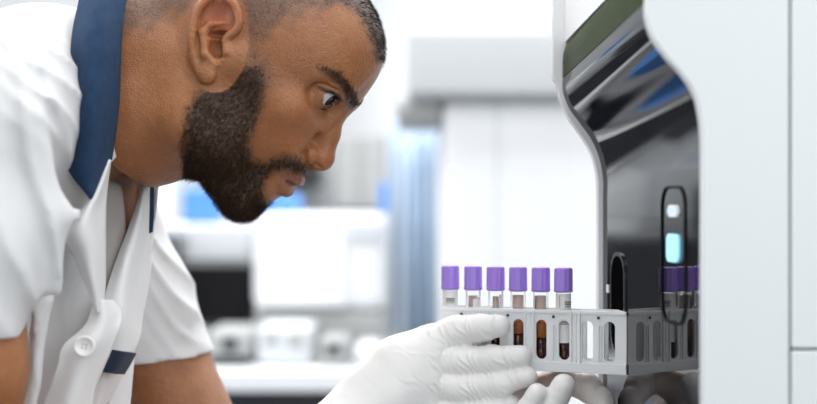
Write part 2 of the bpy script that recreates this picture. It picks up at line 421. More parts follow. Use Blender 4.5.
# status frame: near/far px limits 686 / 662
y0, y1 = yat(686), yat(662); zt = P(0, 186, (y0+y1)/2)[2]; zbt = P(0, 324, (y0+y1)/2)[2]
plate('status_frame', y0, y1, zbt, zt, .016, PX-.0012, PX-.0002, M['black_plastic'], hole=.0018)
pl_ = lambda n, a, b, c, d, m: plate(n, yat(a), yat(b), P(0, d, yat((a+b)/2))[2], P(0, c, yat((a+b)/2))[2], .006, PX-.0022, PX-.0002, m)
pl_('status_lamp', 680, 669, 234, 262, M['lens'])['label'] = 'pale blue lit window'
pl_('status_mark', 680, 670, 205, 217, M['lens_white'])
y0, y1 = yat(625), yat(613)
plate('slot_handle', y0, y1, P(0, 352, (y0+y1)/2)[2], P(0, 256, (y0+y1)/2)[2], .018, PX-.0012, PX-.0002, M['slot_black'])
plate('handle_rim', y0-.004, y1+.004, P(0, 356, (y0+y1)/2)[2], P(0, 252, (y0+y1)/2)[2], .021, PX-.0016, PX-.0002, M['grey_metal'], hole=.0035)
plate('indicator', yat(609), yat(607.3), P(0, 292, 1.18)[2], P(0, 284, 1.18)[2], .001, PX-.001, PX-.0001, M['lens_white'])

#@@LAB
# ---------------------------------------------------------------- the laboratory behind
M['far_white'] = mat('far_white', (.84, .86, .88), .5)
M['far_grey'] = mat('far_light_grey', (.66, .69, .72), .5)
M['far_top'] = mat('far_housing_grey', (.52, .54, .56), .6)
M['far_mid'] = mat('far_mid_grey', (.40, .41, .41), .5)
M['far_dark'] = mat('far_dark', (.035, .037, .042), .35)
M['far_blue'] = mat('far_blue', (.09, .27, .68), .5)
M['curtain'] = mat('pale_blue_sheet', (.60, .73, .88), .6)
M['orange'] = mat('orange_plastic', (.75, .22, .04), .4)
def Z(py, D): return CZ+(CY-py)*D/FP
def X_(px, D): return (px-CX)*D/FP
def fbox(name, x0, x1, y0, y1, D, dep, m, par=None, bevel=.01):
    o = box(name, X_(x0, D), X_(x1, D), D, D+dep, Z(y1, D), Z(y0, D), m, None, bevel=bevel)
    return ploc(o, par) if par else o
# second analyser
D = 2.6
a2 = empty('analyser', (X_(520, D), D+.4, 0), 'large blurred white analyser in the background with light grey rounded top housing', 'laboratory machine')
o = box('body', X_(444, D), X_(700, D), D, D+.7, .03, Z(99, D), M['far_white'], None, bevel=.02); ploc(o, a2)
fbox('top_housing', 407, 700, 26, 98, D-.06, .8, M['far_top'], a2, .018)
fbox('top_tray', 440, 690, 10, 26, D+.1, .5, M['far_white'], a2, .02)
fbox('underside_shade', 396, 444, 99, 122, D+.02, .4, M['far_mid'], a2, .012)  # grey box stands in for the shade under the top housing
fbox('door_gap', 496, 498, 102, 330, D-.002, .01, M['far_grey'], a2, 0)
o = box('plinth', X_(450, D), X_(690, D), D+.03, D+.6, 0, .03, M['far_dark'], None, bevel=0); ploc(o, a2)
# hanging sheets
def sheet_cloth(name, x0, x1, y0, y1, D, lab):
    nu, nv = 40, 12; V = []
    for i in range(nu):
        for j in range(nv):
            t = i/(nu-1); V.append((X_(x0+(x1-x0)*t, D), D+.012*math.sin(t*22)*(1+j*.1), Z(y0+(y1-y0)*j/(nv-1), D)))
    i, j = np.meshgrid(np.arange(nu-1), np.arange(nv-1), indexing='ij'); k = (i*nv+j).ravel()
    o = link(name, mesh_np(name, np.array(V), np.stack([k, k+1, k+nv+1, k+nv], 1)), M['curtain'])
    md = o.modifiers.new('t', 'SOLIDIFY'); md.thickness = .003
    return tag(o, lab, 'sheet')
sheet_cloth('hanging_sheet', 404, 441, 124, 660, 3.42, 'wide pale blue sheet hanging beside the background analyser')
sheet_cloth('hanging_sheet', 391, 399, 120, 590, 3.58, 'narrow pale blue strip hanging left of the wide blue sheet')
# bench with top, legs and drawers
D = 2.75
bn = empty('bench', (X_(200, D), D+.35, 0), 'long white laboratory bench across the background under the equipment', 'bench')
ZBT = Z(372, D)
o = box('worktop', X_(-700, D), X_(392, D), D, D+.75, ZBT-.04, ZBT, M['far_white'], None); ploc(o, bn)
for k, x in enumerate((-640, -300, 30, 340)):
    o = box('leg', X_(x, D), X_(x+22, D), D+.05, D+.7, 0, ZBT-.04, M['far_mid'], None); ploc(o, bn)
for k, (x0, x1, zb_, m_) in enumerate(((-270, -60, .3, 'far_dark'), (60, 190, .28, 'far_white'), (200, 325, .34, 'far_dark'))):
    o = box('drawer_unit', X_(x0, D), X_(x1, D), D+.05, D+.6, .06, ZBT-.045, M[m_], None); ploc(o, bn)
tg = lambda o, l, c, g=None: tag(o, l, c, g)
tg(fbox('reflection_bin', 100, 160, 440, 617, 2.3, .3, M['far_blue']), 'unseen blue bin on the floor, added for a blue streak reflected in the black front', 'bin')  # out of view, added so the curved black front reflects a blue streak
tg(fbox('reflection_bin', 10, 60, 450, 640, 2.32, .25, M['orange']), 'unseen small orange bin on the floor, added for a streak reflected in the black front', 'bin')  # out of view, added for an orange streak in the black front
# shelf unit, screen, boxes standing on the bench
def equip(name, lab, cat, x0, x1, y0, y1, D, dep, m, parts=(), bevel=.015):
    t = empty(name, (X_((x0+x1)/2, D), D+dep/2, Z(y1, D)), lab, cat)
    fbox('housing', x0, x1, y0, y1, D, dep, m, t, bevel)
    for nm, a, b, c, d, m2 in parts: fbox(nm, a, b, c, d, D-.012, .02, m2, t, .003)
    return t
DB = 3.12
yb = CY-(ZBT-CZ)*FP/DB
equip('monitor', 'black screen on the bench, blurred behind the white sleeve', 'monitor', 176, 254, 262, 328, DB, .05, M['far_dark'], [('screen', 180, 250, 266, 322, M['black_plastic'])])
t = bpy.data.objects['monitor']; fbox('stand', 205, 225, 326, yb, DB+.03, .03, M['far_mid'], t, .003)
equip('wall_cupboard', 'light grey shelf cupboard above the black screen', 'cupboard', 120, 252, 224, 262, 3.25, .35, M['far_grey'], [('door', 122, 186, 226, 260, M['far_grey']), ('door', 188, 250, 226, 260, M['far_grey'])])
equip('incubator', 'big white boxy device in the middle of the background', 'laboratory device', 252, 388, 214, 312, 3.05, .5, M['far_white'], [('door', 256, 345, 220, 306, M['far_white']), ('panel', 350, 384, 222, 240, M['far_grey'])], .03)
t = bpy.data.objects['incubator']; fbox('foot_frame', 256, 384, 312, CY-(ZBT-CZ)*FP/3.05, 3.05, .45, M['far_mid'], t, .01)
equip('partition', 'grey cupboard block between the face and the white analyser', 'cupboard', 333, 386, 133, 212, 4.6, .4, M['far_mid'], [('door', 336, 359, 137, 208, M['far_mid']), ('door', 361, 384, 137, 208, M['far_mid'])])
equip('reflection_cabinet', 'hidden dark cabinet behind the head of the person, added to darken the reflection in the black front', 'cabinet', 205, 318, -60, 186, 4.8, .35, M['far_dark'], [('door', 208, 260, -55, 182, M['far_dark']), ('door', 263, 315, -55, 182, M['far_dark'])])  # added behind the head to darken what the black front reflects
equip('cabinet', 'hidden black cabinet behind the tunic of the person, added to darken the reflection in the black front', 'cabinet', 20, 166, 236, CY-(ZBT-CZ)*FP/3.0-1, 3.0, .4, M['far_dark'], [('door', 24, 90, 240, 354, M['far_dark']), ('door', 93, 162, 240, 354, M['far_dark'])])  # out of sight, put here so the flat black front reflects something dark
equip('wall_cupboard', 'hidden light grey cupboard behind the neck of the person, added for its reflection in the black front', 'cupboard', 10, 172, 150, 226, 3.6, .35, M['far_grey'], [('door', 14, 88, 154, 222, M['far_grey']), ('door', 92, 168, 154, 222, M['far_white'])])  # added out of sight to give the black front a light grey reflection
for x0, x1, y0, y1, m_, lab in ((30, 60, 112, 149.5, 'far_blue', 'hidden blue box behind the neck, added for its reflection in the black front'), (80, 120, 120, 149.5, 'far_white', 'hidden white box behind the neck, added for its reflection in the black front'), (135, 150, 126, 149.5, 'orange', 'hidden small orange box behind the neck, added for its reflection in the black front')):
    tag(fbox('storage_box', x0, x1, y0, y1, 3.65, .15, M[m_]), lab, 'box')  # unseen boxes added as coloured spots in the reflection
equip('reflection_fridge', 'hidden black fridge at the far left behind the person, added to darken the reflection in the black front', 'fridge', -150, 8, 180, CY-(ZBT-CZ)*FP/3.0-1, 3.0, .4, M['far_dark'], [('door', -146, 4, 186, 354, M['far_dark'])])  # another unseen dark block added to darken the reflection
for x0, x1, y0, y1, D_, lab in ((182, 216, 188, 223, 3.3, 'blue box on the cupboard under the beard, leftmost of the blue boxes'), (258, 298, 194, 214, 3.3, 'wide blue box on the white device under the chin'), (379, 388, 182, 213, 3.35, 'narrow blue box beside the pale blue sheet')):
    o = fbox('storage_box', x0, x1, y0, y1, D_, .15, M['far_blue']); tag(o, lab, 'box', 'blue boxes in the background')
# bench instruments
def instr(name, lab, x0, x1, y0, m, parts):
    D_ = 2.85; return equip(name, lab, 'laboratory device', x0, x1, y0, CY-(ZBT-CZ)*FP/D_, D_, .17, m, parts)
instr('centrifuge', 'grey bench instrument with dark dial, right of the white sleeve', 206, 252, 330, M['far_mid'], [('dial', 222, 236, 338, 350, M['far_dark']), ('foot', 208, 250, 357, 363, M['far_dark'])])
instr('mixer', 'pale instrument with two dark knobs in the middle of the bench', 256, 312, 326, M['far_grey'], [('knob', 264, 276, 333, 345, M['far_mid']), ('knob', 288, 302, 334, 348, M['far_mid'])])
instr('heater', 'small darker instrument at the right end of the bench equipment', 318, 350, 338, M['far_mid'], [('display', 326, 340, 344, 354, M['far_dark'])])
instr('tray_stack', 'white tray stack beside the glove on the bench', 354, 384, 346, M['far_white'], [('tray_lip', 355, 383, 352, 354, M['far_grey'])])
t = empty('upright_post', (X_(549, 3.4), 3.4, 0), 'pale blue grey upright post left of the black fronted analyser top', 'post')
o = box('post', X_(545, 3.4), X_(553, 3.4), 3.4, 3.45, 0, 2.6, M['far_grey'], None); ploc(o, t); ploc(box('base', X_(535, 3.4), X_(563, 3.4), 3.35, 3.5, 0, .03, M['far_mid'], None), t)
for x in (-.9, .6, 1.6):
    o = struct(box('trim_%d' % int(10+x*5), x-.02, x+.02, 5.18, 5.2, 0, 2.8, M['far_grey'], None))
#@@RACK
# ---------------------------------------------------------------- tube rack, local frame: x along rack, y depth (towards back), z up
ang = math.atan2(.060, 186/1200.)
dirx = np.array([-math.cos(ang), math.sin(ang)])        # from contact to the left end
A0 = P(627, 0, DC)[:2]-np.array([.0004, 0])
ZT = P(0, 312, DC)[2]; ZB = P(0, 375, DC)[2]; H = ZT-ZB
# origin at contact end front face; local +x runs left->right so x in [-Lr,0]
def solve_x(px):   # distance along the rack front for a pixel column
    t = (px-CX)/FP; return (A0[0]-t*A0[1])/(t*dirx[1]-dirx[0])
Lr = solve_x(441)
rack = empty('tube_rack', (A0[0]+.0, A0[1], ZB), 'white slotted plastic tube rack held against the black machine front', 'tube rack')
rack.rotation_euler = (0, 0, -ang)
DEP = .022
xs = [-solve_x(p) for p in (449.8, 472.8, 495.6, 518.2, 541.2, 564, 587.5, 609.5)]
def rackpart(name, fn, m, bevel=.0005):
    bm = bmesh.new(); fn(bm); bmesh.ops.recalc_face_normals(bm, faces=bm.faces)
    o = bm_obj(name, bm, m, rack, bevel=bevel); return o
SW = .0046; s0 = .0100; s1 = H-.0085                      # slot half width, slot bottom / top
def front_plate(bm, ya, yb):
    # plate with rounded slots, built as columns between slots
    cols = []
    edges = [-Lr]+[v for x in xs for v in (x-SW, x+SW)]+[0]
    add_box(bm, -Lr, 0, ya, yb, 0, s0-.0005)
    add_box(bm, -Lr, 0, ya, yb, s1+.0005, H)
    for i in range(0, len(edges), 2): add_box(bm, edges[i], edges[i+1], ya, yb, s0-.0006, s1+.0006)
    for x in xs:                                        # rounded slot ends
        for zc, sg in ((s1-SW, 1), (s0+SW, -1)):
            for side in (-1, 1):
                pts = [(x+side*(SW+.0001), zc), (x+side*(SW+.0001), zc+sg*(SW+.0004)), (x, zc+sg*(SW+.0004))]
                pts += [(x+side*SW*math.sin(t), zc+sg*SW*math.cos(t)) for t in np.linspace(0.01, PI/2, 7)]
                prism(bm, pts, ya, yb)
rackpart('front_wall', lambda bm: front_plate(bm, 0, .002), M['rack'], bevel=0)
def back_plate(bm):
    XE = -DEP*(math.tan(ang)+math.tan(TH)+.01)-.001
    add_box(bm, -Lr, XE, DEP-.002, DEP, 0, s0); add_box(bm, -Lr, XE, DEP-.002, DEP, s1, H)
    XE = -DEP*(math.tan(ang)+math.tan(TH)+.01)-.001
    edges = [-Lr]+[v for x in xs for v in (x-SW-.001, x+SW+.001)]+[XE]
    for i in range(0, len(edges), 2): add_box(bm, edges[i], edges[i+1], DEP-.002, DEP, s0, s1)
rackpart('back_wall', back_plate, M['rack'], bevel=0)
def end_skew(bm):
    k = math.tan(ang)+math.tan(TH)+.01
    a = [bm.verts.new(q) for q in ((-.0021, .002, 0), (-.0002, .002, 0), (-k*DEP-.0006, DEP, 0), (-k*DEP-.0026, DEP, 0))]
    b = [bm.verts.new((q.co.x, q.co.y, H)) for q in a]
    bm.faces.new(a[::-1]); bm.faces.new(b)
    for i in range(4): bm.faces.new((a[i], a[(i+1) % 4], b[(i+1) % 4], b[i]))
rackpart('base', lambda bm: add_box(bm, -Lr+.002, -.0125, .002, DEP-.002, 0, .003), M['rack'])
rackpart('end_wall', lambda bm: add_box(bm, -Lr, -Lr+.002, .002, DEP-.002, 0, H), M['rack'])
rackpart('end_wall', end_skew, M['rack'], bevel=0)
mids = [(xs[i]+xs[i+1])/2 for i in range(7)]
for i, m_ in enumerate(mids):                            # ribs and channels between the slots
    def ch(bm, m_=m_, i=i):
        if i % 2 == 1:
            add_box(bm, m_-.0042, m_-.0030, -.0022, 0, .008, H-.0002); add_box(bm, m_+.0030, m_+.0042, -.0022, 0, .008, H-.0002)
            add_box(bm, m_-.0006, m_+.0006, -.0012, 0, .008, H-.0002)
        else:
            add_box(bm, m_-.0010, m_+.0010, -.0016, 0, .010, H-.012)
            add_box(bm, m_+.0022, m_+.0030, -.0010, 0, .010, H-.012)
    rackpart('rib', ch, M['rack'], bevel=.0003)
    rackpart('divider', lambda bm, m_=m_: add_box(bm, m_-.0008, m_+.0008, .002, DEP-.002, .003, H-.001), M['rack'], bevel=0)
def lip(bm):
    add_box(bm, -Lr-.0012, 0, -.0014, 0, H-.0030, H); add_box(bm, -Lr-.0012, 0, -.0016, 0, 0, .0085)
rackpart('rim', lip, M['rack'], bevel=.0004)
for p in (462.3, 508.6, 554, 599):
    x = -solve_x(p)
    o = lathe('peg_hole', [(0, 0), (.0012, 0), (.0012, .0006), (0, .0006)], M['rack_dark'], rack, n=12, loc=(x, -.0018, H-.0055)); o.rotation_euler = (PI/2, 0, 0)

# tubes
def rack_world(x, y, z):
    c, s = math.cos(-ang), math.sin(-ang)
    return (rack.location[0]+x*c-y*s, rack.location[1]+x*s+y*c, rack.location[2]+z)
TR = .0062
def make_tube(i, label):
    t = empty('blood_tube', rack_world(xs[i]-.0034, DEP/2, .0035), label, 'blood tube', 'purple capped blood tubes in the rack')
    t.rotation_euler = (0, 0, RNG.uniform(-.3, .3))
    zc = H+.0140-.0035                                    # bottom of cap
    g = lathe('glass', [(0, 0), (TR*.55, .0008), (TR*.9, .003), (TR, .0065), (TR, zc+.002), (TR-.0009, zc+.002), (TR-.0009, .0068), (TR*.75, .0035), (0, .0012)], M['glass'], t, n=28)
    cap = lathe('cap', [(0, 0), (.0068, 0), (.0079, .0008), (.0081, .0018), (.0078, .0028), (.0076, .0032), (.0075, .0190), (.0071, .0204), (.0062, .0210), (.0056, .0205), (0, .0201)], M['cap'], t, n=96, loc=(0, 0, zc), ribs=24, amp=.0005, zr=(.003, .0195))
    return t, zc
def liquid(t, z0, z1, m, name, r=TR-.001):
    return lathe(name, [(0, z0), (r*.75, z0+.0002), (r, z0+.0025 if z0 < .004 else z0+.0002), (r, z1), (0, z1)], m, t, n=24)
def label_wrap(t, z0, z1, a0, a1, bars=(), r=TR+.00025, marks=()):
    bm = bmesh.new(); n = 20; A = []
    for k in range(n+1):
        a = math.radians(a0+(a1-a0)*k/n)
        A.append([bm.verts.new((rr*math.cos(a), rr*math.sin(a), z)) for rr, z in ((r, z0), (r, z1), (r-.0002, z1), (r-.0002, z0))])
    for k in range(n):
        for q in range(4): bm.faces.new((A[k][q], A[k+1][q], A[k+1][(q+1) % 4], A[k][(q+1) % 4]))
    for k in (0, n): bm.faces.new(A[k])
    bmesh.ops.recalc_face_normals(bm, faces=bm.faces)
    lb = bm_obj('paper_label', bm, M['label'], t, smooth=False)
    bm = bmesh.new()
    def bar(z, hh, b0, b1):
        m_ = 8; B = []
        for k in range(m_+1):
            a = math.radians(b0+(b1-b0)*k/m_); B.append([bm.verts.new(((r+.0001)*math.cos(a), (r+.0001)*math.sin(a), zz)) for zz in (z, z+hh)])
        for k in range(m_): bm.faces.new((B[k][0], B[k+1][0], B[k+1][1], B[k][1]))
    for z, hh, b0, b1 in bars: bar(z, hh, b0, b1)
    if bars: bm_obj('barcode', bm, M['ink'], lb)
    else: bm.free()
zt_ = H-.0035
def barcode(z0, z1, b0, b1):
    out = []; z = z0
    rr = random.Random(3)
    while z < z1:
        h_ = rr.choice((.0003, .0005, .0008)); out.append((z, h_, b0, b1)); z += h_+rr.choice((.0005, .0008))
    return out
labels = ['blood tube farthest left in the rack, white label with barcode above the glove finger',
          'second blood tube from the left, pale film and label edge under its purple cap',
          'third blood tube from the left, nearly clear glass under its purple cap',
          'fourth blood tube from the left, blood seen at the tip of the gloved index finger',
          'fifth blood tube from the left, amber plasma over dark blood in the open slot',
          'purple capped blood tube farthest right, white barcode label turned to the front']
for i in range(6):
    t, zc = make_tube(i, labels[i])
    if i == 0:
        label_wrap(t, zt_-.03, zc-.0005, 180, 360, barcode(zt_+.0028, zt_+.0068, 245, 315))
        liquid(t, .0015, .02, M['blood'], 'blood')
    if i == 1:
        liquid(t, .0015, .022, M['blood'], 'blood'); liquid(t, .022, .034, M['plasma'], 'plasma'); liquid(t, .034, zt_+.009, M['film'], 'blood_film', TR-.0022)
        label_wrap(t, .01, zt_+.007, 282, 420)
    if i == 2:
        liquid(t, .0015, .022, M['blood'], 'blood'); liquid(t, .022, .034, M['plasma'], 'plasma'); label_wrap(t, .012, zt_+.010, 300, 420)
        liquid(t, .034, zt_+.009, M['film'], 'blood_film', TR-.0036)
    if i == 3:
        liquid(t, .0015, .026, M['blood'], 'blood'); liquid(t, .026, .0375, M['plasma'], 'plasma'); liquid(t, .0375, zt_+.0105, M['film'], 'blood_film', TR-.0014)
    if i == 4:
        liquid(t, .0015, .0235, M['blood'], 'blood'); liquid(t, .0235, .0385, M['plasma'], 'plasma'); liquid(t, .0385, zt_+.0105, M['film'], 'blood_film', TR-.0016)
        label_wrap(t, .008, zt_+.010, 60, 215)
    if i == 5:
        liquid(t, .0015, .02, M['blood'], 'blood')
        b = barcode(zt_+.0018, zt_+.0078, 275, 335)
        for q in range(5): b.append((zt_+.0015+q*.0022, .0011, 232, 240))
        for q in range(4): b.append((.0355+q*.0012, .0005, 235+q*6, 310))
        label_wrap(t, .020, zc-.0008, 185, 350, b)

#@@HEAD
# ---------------------------------------------------------------- person: head frame
D0 = 1.135
PITCH = math.radians(39); YAW = math.radians(5)
O = np.array([(231-CX)/1200., D0, CZ+(CY-62)/1200.])
F0 = np.array([math.cos(PITCH), 0, -math.sin(PITCH)]); UU = np.array([math.sin(PITCH), 0, math.cos(PITCH)]); S0 = np.array([0, -1., 0])
FF = F0*math.cos(YAW)+S0*math.sin(YAW); SS = S0*math.cos(YAW)-F0*math.sin(YAW)
def W(V): V = np.asarray(V, float); return O+(V[..., 0:1]*FF+V[..., 1:2]*UU+V[..., 2:3]*SS)/1200.
def proj(V):
    w_ = W(V); return CX+w_[..., 0]*FP/w_[..., 1], CY-(w_[..., 2]-CZ)*FP/w_[..., 1]
def Lc(px, py, s):
    """head-frame (f,u,s) of the point seen at a pixel at side offset s"""
    D = D0-s/1200.
    for _ in range(12):
        p = P(px, py, D)-O; f = p@FF*1200; s_ = p@SS*1200; u = p@UU*1200
        D -= (s-s_)/1200.
    return (f, u, s)
person = empty('person', (-.42, 1.16, 0), 'dark-bearded person in white tunic with navy collar, bending down to look at the tube rack', 'person')
def pp(o):
    o.parent = person; o.matrix_parent_inverse = Matrix.Translation(-Vector(person.location)); return o

EYE = np.array(Lc(323.5, 94, 37))
def onball(px, py, r=15.8):
    best = None
    for s_ in np.arange(60, 8, -.5):
        v = np.array(Lc(px, py, s_)); d = np.linalg.norm(v-EYE)
        if best is None or d < best[0]-1e-6: best = (d, v)
        if d < r: return v
    return best[1]
def build_head():
    g = Field((-112, -150, -2.6), (154, 152, 112), 1.3)
    E, K = g.ell, g.cone
    def E3(c, r, k=0, op='u', R=None): E((c[0], c[1], c[2]), r, k, op, R)
    E3((10, 44, 0), (106, 92, 86))                                   # cranium
    E3((51, 69, 0), (73, 63, 72), 26)                                # forehead
    E3((60, 30, 0), (62, 60, 63), 24)
    E3((62, -20, 0), (54, 72, 56), 22)                               # mid face
    K((14, -70, 52), (92, -98, 16), 22, 18, 26)                      # mandible
    K((12, -10, 66), (14, -70, 54), 16, 20, 24)                      # ramus
    E3((99, -96, 0), (17, 20, 26), 12); E3((100, -76, 0), (23, 20, 30), 8)                             # chin
    E3((84, 0, 44), (24, 20, 20), 22)                                # cheekbone
    K((80, 2, 52), (20, 8, 72), 12, 10, 20)                          # zygomatic arch
    E3((40, -45, 50), (36, 46, 20), 24)                              # masseter
    E3((96, -44, 0), (30, 30, 36), 18)                               # muzzle
    E3((96, -24, 30), (20, 20, 18), 18)
    # brow ridge, sockets
    E3((107, 41, 0), (15.5, 15, 14), 10); K((111, 42, 8), (108, 45, 30), 9, 9.5, 12); K((108, 45, 30), (90, 41, 53), 9.5, 9, 12)
    E3((120, 24, 37), (18, 13, 18), 13, 's'); E3((117, 30, 54), (26, 12, 13), 16, 's')
    # nose
    K((108, 34, 0), (123, 6, 0), 9, 9.5, 12); K((123, 6, 0), (131, -14, 0), 9.5, 12, 8)
    E3((132.5, -19, 0), (12, 11, 12), 6)
    E3((119, -22, 13.5), (13.5, 10.5, 8), 4)
    K((130, -29, 0), (121, -34, 0), 4.5, 5, 5)
    K(np.array(Lc(309, 141, 22)), np.array(Lc(302, 152, 24)), 2.2, 3, 5, 's'); K(np.array(Lc(302, 152, 24)), np.array(Lc(305, 164, 21)), 3, 2.5, 5, 's')                         # alar groove
    E3((112, -8, 19), (14, 5, 5), 8, 's')
    K(np.array(Lc(321.5, 168.5, 9)), np.array(Lc(314, 164.5, 13)), 2.2, 2.8, 1.5, 's'); K(np.array(Lc(312.5, 166.5, 20)), np.array(Lc(321, 169.5, 15)), 1.5, 2.4, 1, 's')               # nostril
    # mouth
    arcU = [(127.5, -48, 0), (126, -49, 8), (119, -51.5, 17), (107, -52, 28)]
    arcL = [(125.5, -64, 0), (123, -63.5, 9), (116, -60, 18), (106, -54, 28)]
    for a, b, ra, rb in zip(arcU[:-1], arcU[1:], (6.2, 6, 4.6), (6, 4.6, 2.4)): K(a, b, ra, rb, 5)
    for a, b, ra, rb in zip(arcL[:-1], arcL[1:], (7, 6.6, 5), (6.6, 5, 2.2)): K(a, b, ra, rb, 4)
    arcM = [(134, -56.3, 0), (129, -56, 9), (121.5, -55.3, 18), (108, -53, 29)]
    for a, b in zip(arcM[:-1], arcM[1:]): K(a, b, 1.2, 1.2, 2.2, 's')
    E3((133, -82, 0), (11, 6.5, 20), 6, 's')                           # under the lower lip
    # ear
    rot = [(225.5, 42), (229, 36), (237, 29), (239.5, 20), (236, 7), (228, -2), (218, -5), (207, 0), (198, 10), (193.5, 24), (191.5, 42), (195, 58), (200, 71), (205, 78.5)]
    def e3(px, py, s): return np.array(Lc(px, py, s))
    RI = [[.777, .629, 0], [-.629, .777, 0], [0, 0, 1]]
    E(e3(213, 20, 78), (21, 24, 8), 9, 'u', RI); E(e3(206, 50, 78), (12, 25, 8), 9, 'u', RI)
    E(e3(216, 17, 92), (15, 17, 8.5), 3, 's', RI)                    # scapha hollow
    E(e3(216, 47, 90), (8.5, 11, 16), 2, 's', RI)                    # concha
    E(e3(219, 34, 87), (11, 4, 13), 2, 's', RI)
    sd = lambda i: 82+10*math.sin(PI*min(i, 11)/11.)**.7
    hel = crom([e3(x, y, sd(i)) for i, (x, y) in enumerate(rot)], 40)
    for i in range(len(hel)-1): K(hel[i], hel[i+1], 3.9, 3.9, 1.5)
    K(e3(203, 32, 88), e3(205, 54, 88), 3.0, 3.4, 4); K(e3(205, 54, 88), e3(214, 64, 86), 3.4, 3.6, 4)
    K(e3(203, 32, 88), e3(210, 24, 88), 3.0, 2.6, 4); K(e3(210, 24, 88), e3(226, 23, 84), 2.6, 2.4, 4)   # antihelix
    K(e3(227, 41, 84), e3(226.5, 52, 86), 4.2, 4.2, 3)               # tragus
    E(e3(207, 73, 85), (8.5, 10, 5), 5, 'u', RI)                     # lobe
    # eye: lids over the ball, slit cut in front
    bc = EYE
    E(bc+(-1, 0, 0), (16.8, 16.6, 17.2), 9)
    E(bc+(3, 13, 2), (12, 4, 13), 4)                                 # upper lid fold
    E(bc, (14.7, 14.7, 14.7), 0.3, 's')
    q = onball
    ap = q(318.5, 87.5)
    for tgt, r1 in ((q(323.5, 103), 1.4), (q(326, 103), 2.0), (q(328, 98.5), 3.6), (q(332, 95), 2.4)):
        K(ap, tgt, .8, r1, .5, 's')
    K(q(328, 98.5), q(333, 102), 4.4, 5.0, .5, 's'); K(q(332, 95.5), q(337, 99), 3.0, 3.6, .5, 's')
    K(q(333, 102), EYE+(14, -1, -6), 5.6, 5.0, .8, 's'); K(EYE+(14, -1, -6), EYE+(10, -1, -14), 5.0, 1.5, .8, 's')
    # neck
    nk = lambda px, py, s, r: (np.array(Lc(px, py, 0))+(0, 0, s), r)
    g.chain([nk(60, 100, 0, 86), nk(150, 104, 0, 77), nk(215, 98, 0, 60)], 26, sq=(np.array([0, 0, 1.]), 1.08))
    K(np.array(Lc(70, 66, 0)), np.array(Lc(200, 55, 0)), 80, 68, 20)
    K(np.array(Lc(120, 40, 0))+(0, 0, 40), np.array(Lc(195, 72, 0))+(0, 0, 56), 26, 16, 24)   # sternomastoid
    K(np.array(Lc(95, 165, 0))+(0, 0, 22), np.array(Lc(188, 95, 0))+(0, 0, 58), 14, 12, 20)
    def surf(px, py):
        for s_ in np.arange(100, 0, -.4):
            v = np.array(Lc(px, py, s_)); i_ = np.round((v-g.lo)/g.h).astype(int)
            if np.all(i_ >= 0) and np.all(i_ < g.n) and g.F[tuple(i_)] < 0: return v
        return np.array(Lc(px, py, 0))
    a_, b_, c_ = surf(309, 143), surf(303.5, 152), surf(305.5, 163)
    K(a_, b_, 1.2, 1.9, 3, 's'); K(b_, c_, 1.9, 1.6, 3, 's')         # wing of the nose
    n_ = surf(315.5, 163.5); m_ = surf(321, 167.5); K(n_, m_, 1.9, 1.3, .8, 's')
    for p0, p1, r_ in (((316, 83.5), (327, 85), .9), ((327, 85), (338, 90.5), .9), ((322, 108), (329, 111.5), .8)):
        K(surf(*p0), surf(*p1), r_, r_, 2, 's')
    # mirror about s=0
    k0 = 2
    F = g.F; full = np.concatenate([F[:, :, :k0:-1], F[:, :, k0:]], axis=2)
    g.F = full; g.n = np.array(full.shape); g.lo = np.array([g.lo[0], g.lo[1], -g.ax[2][-1]])
    return g.mesh()
HV, HF = build_head()
def polydist(x, y, poly):
    """signed distance, positive inside"""
    poly = np.array(poly, float); n = len(poly); d2 = np.full(x.shape, 1e9); ins = np.zeros(x.shape, bool)
    for i in range(n):
        ax, ay = poly[i]; bx, by = poly[(i+1) % n]; ex, ey = bx-ax, by-ay
        t = np.clip(((x-ax)*ex+(y-ay)*ey)/(ex*ex+ey*ey+1e-9), 0, 1)
        d2 = np.minimum(d2, (x-ax-t*ex)**2+(y-ay-t*ey)**2)
        c = ((ay > y) != (by > y)) & (x < (bx-ax)*(y-ay)/(by-ay+1e-12)+ax); ins ^= c
    return np.where(ins, 1, -1)*np.sqrt(d2)
def soft(d, a, b): t = np.clip((d-a)/(b-a), 0, 1); return t*t*(3-2*t)
BEARD = [(240, 66), (262, 62), (268, 80), (264, 100), (259, 122), (250, 142), (254, 158), (266, 161), (276, 156), (288, 154), (300, 160), (309, 168), (309, 175), (300, 177), (286, 172), (275, 173), (268, 180), (264, 192), (268, 201), (276, 203), (284, 203), (279, 208), (262, 216), (238, 234), (200, 222), (188, 190), (182, 150), (185, 114), (194, 96), (212, 83), (228, 74)]
SIDE = [(236, 20), (256, 34), (270, 60), (276, 84), (262, 90), (236, 80), (240, 50)]
HAIR = [(100, 40), (150, 30), (190, 12), (225, -20), (240, 25), (252, 38), (268, 40), (280, 26), (300, 16), (322, 10), (338, 2), (354, 10), (365, 24), (373, 42), (378, 60), (420, 60), (430, -200), (60, -200)]
BROW = [(317, 68), (328, 69), (341, 75), (350, 85), (355, 96), (357, 106), (352, 110), (347, 106), (345, 96), (338, 86), (328, 76), (318, 71)]
LIPU = [(279, 173), (290, 174), (308, 180), (307, 186), (300, 192), (292, 190), (284, 182)]
LIPL = [(281, 178), (290, 188), (296, 192), (293, 200), (287, 203), (281, 194)]
